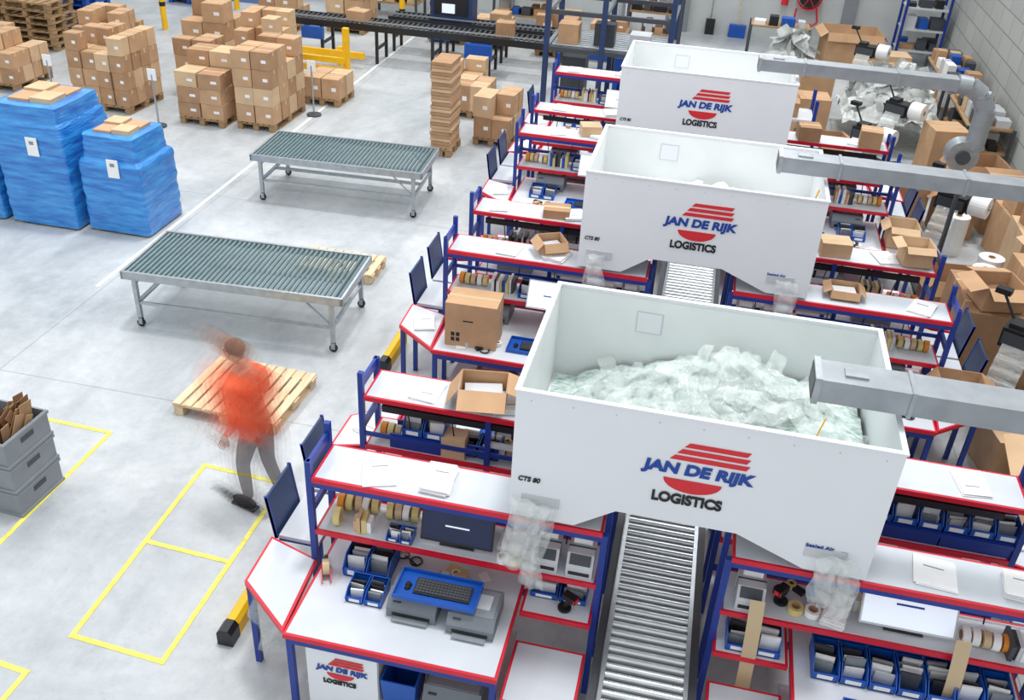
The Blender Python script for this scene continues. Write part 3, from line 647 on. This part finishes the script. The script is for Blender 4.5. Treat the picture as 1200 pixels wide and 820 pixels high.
wrapped(-10.8,-9.68,10.95,12.1,[(0,1.0),(.9,1.0),(1.2,.9),(1.25,.85)],3,1)

# ------------------------------------------------------------ grey crates
b=MB('stacked_plastic_crates',Matrix.Translation((-5.78,5.82,0))@Matrix.Rotation(-.05,4,'Z'))
for k in range(3):
    z=k*.275;w,d,h=.62,.56,.27;t=.012
    b.box(-w/2+.02,w/2-.02,-d/2+.02,d/2-.02,z,z+t,GREY)
    for (a0,a1,c0,c1) in ((-w/2,-w/2+t,-d/2,d/2),(w/2-t,w/2,-d/2,d/2),(-w/2+t,w/2-t,-d/2,-d/2+t),(-w/2+t,w/2-t,d/2-t,d/2)): b.box(a0,a1,c0,c1,z+.0,z+h,GREY)
    for zz in (z+.0,z+h-.035): b.box(-w/2-.012,w/2+.012,-d/2-.012,-d/2,zz,zz+.03,GREY);b.box(w/2,w/2+.012,-d/2,d/2,zz,zz+.03,GREY);b.box(-w/2-.012,-w/2,-d/2,d/2,zz,zz+.03,GREY);b.box(-w/2-.012,w/2+.012,d/2,d/2+.012,zz,zz+.03,GREY)
    b.box(w/2,w/2+.004,-.08,.08,z+.15,z+.2,DGREY)
random.seed(5)
for k in range(34):
    T=Matrix.Translation((-.24+.0145*k,random.uniform(-.2,.2),.58))@Matrix.Rotation(random.uniform(-.5,.5),4,'X')@Matrix.Rotation(random.uniform(-.1,.3),4,'Y')
    b.box(-.003,.003,-random.uniform(.02,.08),random.uniform(.02,.08),0,random.uniform(.3,.42),random.choice([CART[1],CART[0],CDARK,CDARK,WOOD2]),T=T)
b.done()

# ------------------------------------------------------------ floor bumpers / barriers / bollards
for (x,y0) in ((-3.06,4.68),(-3.17,8.75)):
    b=MB('floor_bumper');b.prismY([(x-.06,0),(x+.06,0),(x+.06,.12),(x+.03,.16),(x-.03,.16),(x-.06,.12)],y0,y0+.7,YEL);b.prismY([(x-.065,0),(x+.065,0),(x+.065,.125),(x+.033,.165),(x-.033,.165),(x-.065,.125)],y0-.03,y0+.1,BLACK);b.done()
b=MB('safety_barrier')
for x in (-10.0,-8.9,-7.7): b.box(x-.06,x+.06,19.4,19.52,0,.45 if x<-8 else 1.05,YEL);b.box(x-.12,x+.12,19.34,19.58,0,.02,YEL)
for z in (.12,.32): b.box(-10.0,-7.7,19.34,19.4,z,z+.12,YEL)
b.done()
b=MB('safety_barrier')
for x in (-9.6,-8.2): b.box(x-.05,x+.05,20.3,20.4,0,.4,YEL)
b.box(-9.7,-7.6,20.24,20.3,.2,.34,YEL);b.done()
for (x,y) in ((-13.2,21.6),(-12.6,24.2),(-7.75,23.4),(-7.3,24.5)):
    b=MB('bollard');b.cyl((x,y,0),(x,y,.95),.07,YEL,14);b.cyl((x,y,.55),(x,y,.65),.072,BLACK,14);b.done()
for (x,y) in ((-11.9,15.4),(-9.75,15.3),(-7.4,16.9)):
    b=MB('sign_post');b.cyl((x,y,0),(x,y,.03),.14,DGREY,16);b.cyl((x,y,.03),(x,y,.95),.018,STEEL,8);b.box(x-.08,x+.08,y-.01,y+.01,.85,1.05,PAPER);b.done()

# ------------------------------------------------------------ background conveyors and frames
def bconv(x0,x1,y0,y1,h):
    b=MB('belt_conveyor');b.box(x0,x1,y0,y0+.05,h-.14,h,BLACK);b.box(x0,x1,y1-.05,y1,h-.14,h,BLACK)
    x=x0+.05
    while x<x1: b.cyl((x,y0+.05,h-.03),(x,y1-.05,h-.03),.028,DGREY,8);x+=.12
    x=x0+.1
    while x<x1:
        for y in (y0,y1-.06): b.box(x,x+.06,y,y+.06,0,h-.14,BLACK)
        b.box(x+.01,x+.05,y0+.06,y1-.06,.3,.36,BLACK);x+=1.3
    b.box(x0,x1,y0+.01,y0+.03,h+.05,h+.08,STEEL);b.box(x0+1,x0+1.5,y0-.12,y0-.001,h-.4,h-.15,BIN);b.box(x1-1.8,x1-1.2,y0-.14,y0-.001,h-.45,h-.15,BIN);b.done()
bconv(-10.2,-3.6,20.7,21.4,.85);bconv(-7.6,-1.2,21.9,22.5,.8)
carton('cardboard_box',-4.6,21.05,.85,.4,.35,.3,.1);carton('cardboard_box',-3.4,22.2,.8,.4,.35,.3,.1);carton('cardboard_box',-8.0,21.05,.85,.45,.35,.22,-.1)
b=MB('steel_gantry_frame')
for x in (-3.3,-2.2,-.9):
    for y in (18.9,20.5): b.box(x-.05,x+.05,y-.05,y+.05,0,2.6,DBLUE)
for z in (1.2,1.9,2.55):
    for y in (18.9,20.5): b.box(-3.3,-.9,y-.04,y+.04,z,z+.08,DGREY)
    for x in (-3.3,-2.2,-.9): b.box(x-.04,x+.04,18.9,20.5,z,z+.08,STEEL)
for k in range(10): b.cyl((-3.2,19.0+k*.15,1.3),(-1.0,19.0+k*.15,1.3),.03,STEEL,8)
b.box(-3.1,-2.7,19.0,19.4,1.33,1.7,CART[0]);b.box(-1.7,-1.3,19.1,19.5,1.33,1.6,LGREY);b.box(-2.4,-2.0,19.1,19.4,1.33,1.75,DGREY);b.box(-3.1,-2.6,19.7,20.2,0,.9,DGREY);b.box(-2.0,-1.4,19.6,20.2,0,1.0,BIN);b.done()
b=MB('sorting_machine');b.box(-6.6,-5.6,21.96,22.44,.80,1.5,DBLUE);b.box(-6.5,-5.7,21.93,21.96,.95,1.35,BLACK);b.box(-6.3,-6.0,21.9,21.93,1.0,1.2,SCREEN);b.cyl((-6.1,22.2,1.5),(-6.1,22.2,1.8),.03,STEEL,8);b.cyl((-6.1,22.2,1.8),(-6.1,22.2,1.95),.05,TORG,12);b.done()
def rack(name,x0,x1,y0,y1,lv,seed,post=BLUE):
    random.seed(seed);b=MB(name)
    H=lv[-1]+(.35 if post is BLUE else 0)
    for x in (x0,x1):
        for y in (y0,y1): b.box(x-.03,x+.03,y-.03,y+.03,0,H,post)
    for z in lv:
        b.box(x0,x1,y0,y1,z-.04,z,WOOD2 if post is not BLUE else LGREY)
        y=y0+.05
        while y<y1-.3:
            x=x0+.05;dd=random.uniform(.25,.45)
            while x<x1-.25:
                w=random.uniform(.15,.38);m=random.choice(CART+[BIN,BLACK,PAPER,DGREY,LGREY]);b.cb(min(x+w/2,x1-w/2),y+dd/2,z,w*.9,dd*.8,random.uniform(.06,.3),m,random.uniform(-.1,.1));x+=w+.05
            y+=dd+.05
    b.done()
rack('packing_supply_shelf',4.3,5.3,25.6,26.3,[.4,.9,1.4],1);rack('workbench',4.6,5.4,18.2,20.2,[.4,.85],2,DGREY);rack('workbench',4.6,5.4,20.8,23.2,[.4,.85],3,DGREY)
rack('packing_supply_shelf',-2.3,-1.0,24.6,25.3,[.4,.9,1.4],6,DGREY);rack('workbench',-5.8,-4.2,25.0,25.8,[.4,.85],8,DGREY);rack('workbench',-9.2,-7.9,25.0,25.8,[.4,.85],18,DGREY)
rack('packing_supply_shelf',.9,1.8,16.9,17.6,[.5,1.0],9);rack('workbench',.7,2.1,24.6,25.3,[.85],12,DGREY)
rack('packing_supply_shelf',-19,-17,20.8,21.8,[.3,1.2,2.1],14,DGREY);rack('packing_supply_shelf',-19,-17,22.8,23.8,[.3,1.2,2.1],15,DGREY)
# wall fittings
b=MB('fire_extinguisher');x=1.5;b.cyl((x,26.8,.95),(x,26.8,1.4),.09,LRD,16);b.cyl((x,26.8,1.4),(x,26.8,1.5),.09,LRD,16,r2=.03);b.box(x-.03,x+.06,26.77,26.83,1.5,1.55,BLACK);b.cyl((x+.05,26.8,1.52),(x+.11,26.8,1.15),.012,BLACK,6);b.box(x-.05,x+.05,26.88,26.99,1.1,1.3,BLACK);b.done()
b=MB('fire_hose_reel');x=2.1;b.cyl((x,26.95,1.2),(x,26.88,1.2),.1,LRD,16);b.roll((x,26.78,1.2),(0,1,0),.32,.29,.2,LRD,28);b.roll((x,26.78,1.2),(0,1,0),.25,.1,.14,BLACK,24)
for a in range(6): b.cyl((x,26.68,1.2),(x+.3*math.cos(a*1.047),26.68,1.2+.3*math.sin(a*1.047)),.012,LRD,6)
pp=[(x+.2,26.75,1.0),(x+.3,26.75,.6),(x+.05,26.75,.4),(x-.3,26.75,.6),(x-.28,26.75,.9)]
for p,q in zip(pp,pp[1:]): b.cyl(p,q,.025,LRD,8)
b.done()
b=MB('blue_notice_board');b.box(.05,.85,26.96,26.99,1.15,2.0,LBL);b.box(.12,.78,26.95,26.96,1.22,1.9,BIN);b.done()
b=MB('push_broom');b.cyl((.42,26.9,.3),(.42,26.95,1.45),.015,WOOD,8);b.box(.2,.64,26.78,26.95,.0,.32,BIN);b.done()
b=MB('push_broom');b.cyl((-.3,26.9,.1),(-.3,26.95,1.4),.015,STEEL,8);b.box(-.42,-.18,26.85,26.93,.0,.4,BLACK);b.done()

# ------------------------------------------------------------ people
def body(name,loc,rz,ghosts=True):
    root=bpy.data.objects.new(name,None);SC.collection.objects.link(root)
    J={'pelvis':((0,0,.93),(.15,.115)),'waist':((0,.02,1.08),(.14,.105)),'chest':((0,.07,1.28),(.165,.12)),'uchest':((0,.09,1.42),(.15,.10)),'neck':((0,.11,1.50),(.06,.06)),'neck2':((0,.13,1.57),(.052,.055)),
     'lh':((-.09,0,.88),(.095,.1)),'lth':((-.09,.07,.7),(.083,.088)),'lk':((-.09,.13,.51),(.066,.068)),'lc':((-.09,.12,.36),(.06,.064)),'la':((-.09,.1,.1),(.045,.047)),
     'rh':((.09,0,.88),(.095,.1)),'rth':((.09,.0,.7),(.083,.088)),'rk':((.09,-.01,.5),(.064,.066)),'rc':((.09,-.08,.33),(.058,.062)),'ra':((.09,-.17,.13),(.044,.046)),
     'ls':((-.2,.08,1.4),(.07,.07)),'le':((-.27,-.02,1.14),(.05,.05)),'lw':((-.25,.12,.94),(.034,.032)),
     'rs':((.2,.08,1.4),(.07,.07)),'re':((.27,.10,1.14),(.05,.05)),'rw':((.24,.32,1.04),(.034,.032))}
    E=[('pelvis','waist'),('waist','chest'),('chest','uchest'),('uchest','neck'),('neck','neck2'),('pelvis','lh'),('lh','lth'),('lth','lk'),('lk','lc'),('lc','la'),('pelvis','rh'),('rh','rth'),('rth','rk'),('rk','rc'),('rc','ra'),('uchest','ls'),('ls','le'),('le','lw'),('uchest','rs'),('rs','re'),('re','rw')]
    K=list(J);me=bpy.data.meshes.new('sk');me.from_pydata([J[k][0] for k in K],[(K.index(a),K.index(c)) for a,c in E],[])
    o=bpy.data.objects.new('sk',me);SC.collection.objects.link(o);o.modifiers.new('s','SKIN');
    for i,k in enumerate(K): me.skin_vertices[0].data[i].radius=J[k][1]
    me.skin_vertices[0].data[0].use_root=True
    sd=o.modifiers.new('d','SUBSURF');sd.levels=2;sd.render_levels=2
    bpy.context.view_layer.update();ev=bpy.data.meshes.new_from_object(o.evaluated_get(bpy.context.evaluated_depsgraph_get()));bpy.data.objects.remove(o)
    b=MB('body');V=[v.co.copy() for v in ev.vertices];groups={}
    for p in ev.polygons:
        c=p.center
        arm=abs(c.x)>.2 and c.z>.8
        m=SKIN if c.z>1.5 else (ORANGE if (arm or c.z>.88) else TROUS)
        groups.setdefault(m.name,(m,[]))[1].append(tuple(p.vertices))
    for m,fs in groups.values(): b.add(V,fs,m,True)
    def ell(cx,cy,cz,rx,ry,rz_,m,n=18,mm=12,fn=None):
        vs=[];
        for j in range(mm+1):
            t=math.pi*j/mm
            for i in range(n):
                a=2*math.pi*i/n;x,y,z=math.sin(t)*math.cos(a),math.sin(t)*math.sin(a),math.cos(t)
                if fn:x,y,z=fn(x,y,z)
                vs.append((cx+rx*x,cy+ry*y,cz+rz_*z))
        b.add(vs,[(j*n+i,(j+1)*n+i,(j+1)*n+(i+1)%n,j*n+(i+1)%n) for j in range(mm) for i in range(n)],m,True)
    hc=(0,.16,1.67)
    def hd(x,y,z):
        if z<0: x*=1-.28*z*z;y*=1-.05*z*z; y+=.06*z*z
        return x,y,z
    ell(hc[0],hc[1],hc[2],.078,.098,.118,SKIN,fn=hd)
    ell(0,.138,1.708,.082,.092,.086,HAIR)
    ell(0,.262,1.655,.013,.02,.022,SKIN,10,6);ell(-.03,.245,1.68,.013,.009,.009,PAPER,10,6);ell(.03,.245,1.68,.013,.009,.009,PAPER,10,6)
    ell(-.03,.253,1.68,.006,.004,.006,INK,8,5);ell(.03,.253,1.68,.006,.004,.006,INK,8,5);ell(0,.248,1.615,.026,.009,.008,LRD,10,6)
    for s in (-1,1): ell(s*.082,.155,1.665,.01,.022,.032,SKIN,10,6)
    ell(-.09,.16,.055,.048,.14,.055,SHOE);b.box(-.135,-.045,.03,.29,0,.02,SHOE)
    T=Matrix.Translation((.09,-.17,.1))@Matrix.Rotation(-.45,4,'X');b.M=T;ell(0,.06,-.02,.046,.135,.052,SHOE);b.M=ID.copy()
    for s,w,dr in ((-1,J['lw'][0],(0,.4,-.9)),(1,J['rw'][0],(0,.8,-.6))):
        w=Vector(w);dr=Vector(dr).normalized()
        pc=w+dr*.055;q=dr.to_track_quat('Z','Y').to_matrix().to_4x4()
        b.M=Matrix.Translation(pc)@q;ell(0,0,0,.018,.042,.055,SKIN,12,8);b.M=ID.copy()
        q3=q.to_3x3();L=[.06,.07,.075,.065]
        for k in range(4):
            st=pc+q3@Vector((0,-.03+.02*k,.045));m1=st+q3@Vector((-s*.006,0,L[k]*.5));m2=m1+q3@Vector((-s*.02,0,L[k]*.45));b.cyl(st,m1,.0095,SKIN,8,r2=.0085);b.cyl(m1,m2,.0085,SKIN,8,r2=.006)
        st=pc+q3@Vector((0,-.036,-.005));m1=st+q3@Vector((-s*.01,-.022,.03));m2=m1+q3@Vector((-s*.01,-.004,.028));b.cyl(st,m1,.011,SKIN,8,r2=.01);b.cyl(m1,m2,.01,SKIN,8,r2=.007)
    o=b.done(parent=root)
    if ghosts:
        for k,(off,lat,al) in enumerate(((.05,.0,.22),(.1,.01,.18),(.16,.02,.15),(.23,.04,.11),(.31,.05,.08),(.4,.06,.05),(-.05,0,.2),(-.1,-.01,.15),(-.16,-.02,.1),(-.23,-.03,.06))):
            g=o.data.copy()
            for i,m in enumerate(list(g.materials)):
                kk=.35 if m in (SHOE,TROUS) else (.1 if m in (INK,PAPER,LRD) else (.45 if m in (SKIN,HAIR) else 1))
                n=m.copy();n.name='motion_blur_'+m.name;n.node_tree.nodes['Principled BSDF'].inputs['Alpha'].default_value=al*kk;g.materials[i]=n
            h=bpy.data.objects.new('motion_trail_%d'%k,g);SC.collection.objects.link(h);h.parent=root;h.location=(lat,off,0)
    else:
        for i,m in enumerate(list(o.data.materials)):
            n=m.copy();n.node_tree.nodes['Principled BSDF'].inputs['Alpha'].default_value=1;o.data.materials[i]=n
    root.location=loc;root.rotation_euler=(0,0,rz);return root
body('walking_worker',(-3.47,6.26,0),math.radians(75))
body('worker',(-11.6,24.3,0),math.radians(200),False)

# ------------------------------------------------------------ light
SC.cycles.transparent_max_bounces=24
w=bpy.data.worlds.new('world');SC.world=w;w.use_nodes=True;w.node_tree.nodes['Background'].inputs[0].default_value=(.93,.97,1,1);w.node_tree.nodes['Background'].inputs[1].default_value=.98
s=bpy.data.lights.new('sun','SUN');s.energy=1.55;s.angle=.14;so=bpy.data.objects.new('standin_sun',s);SC.collection.objects.link(so);so.rotation_euler=(math.radians(-10),math.radians(6),0);s.color=(1,.995,.985)  # sun added in place of overhead strip lights, for even light and roller-stripe shadows
for i,(x,y) in enumerate([(-8,6),(-8,13),(-8,20),(1,8),(1,15),(1,22)]):
    a=bpy.data.lights.new('lamp','AREA');a.shape='RECTANGLE';a.size=1;a.size_y=5;a.energy=175;o=bpy.data.objects.new('ceiling_lamp_light',a);SC.collection.objects.link(o);o.location=(x,y,8.5)
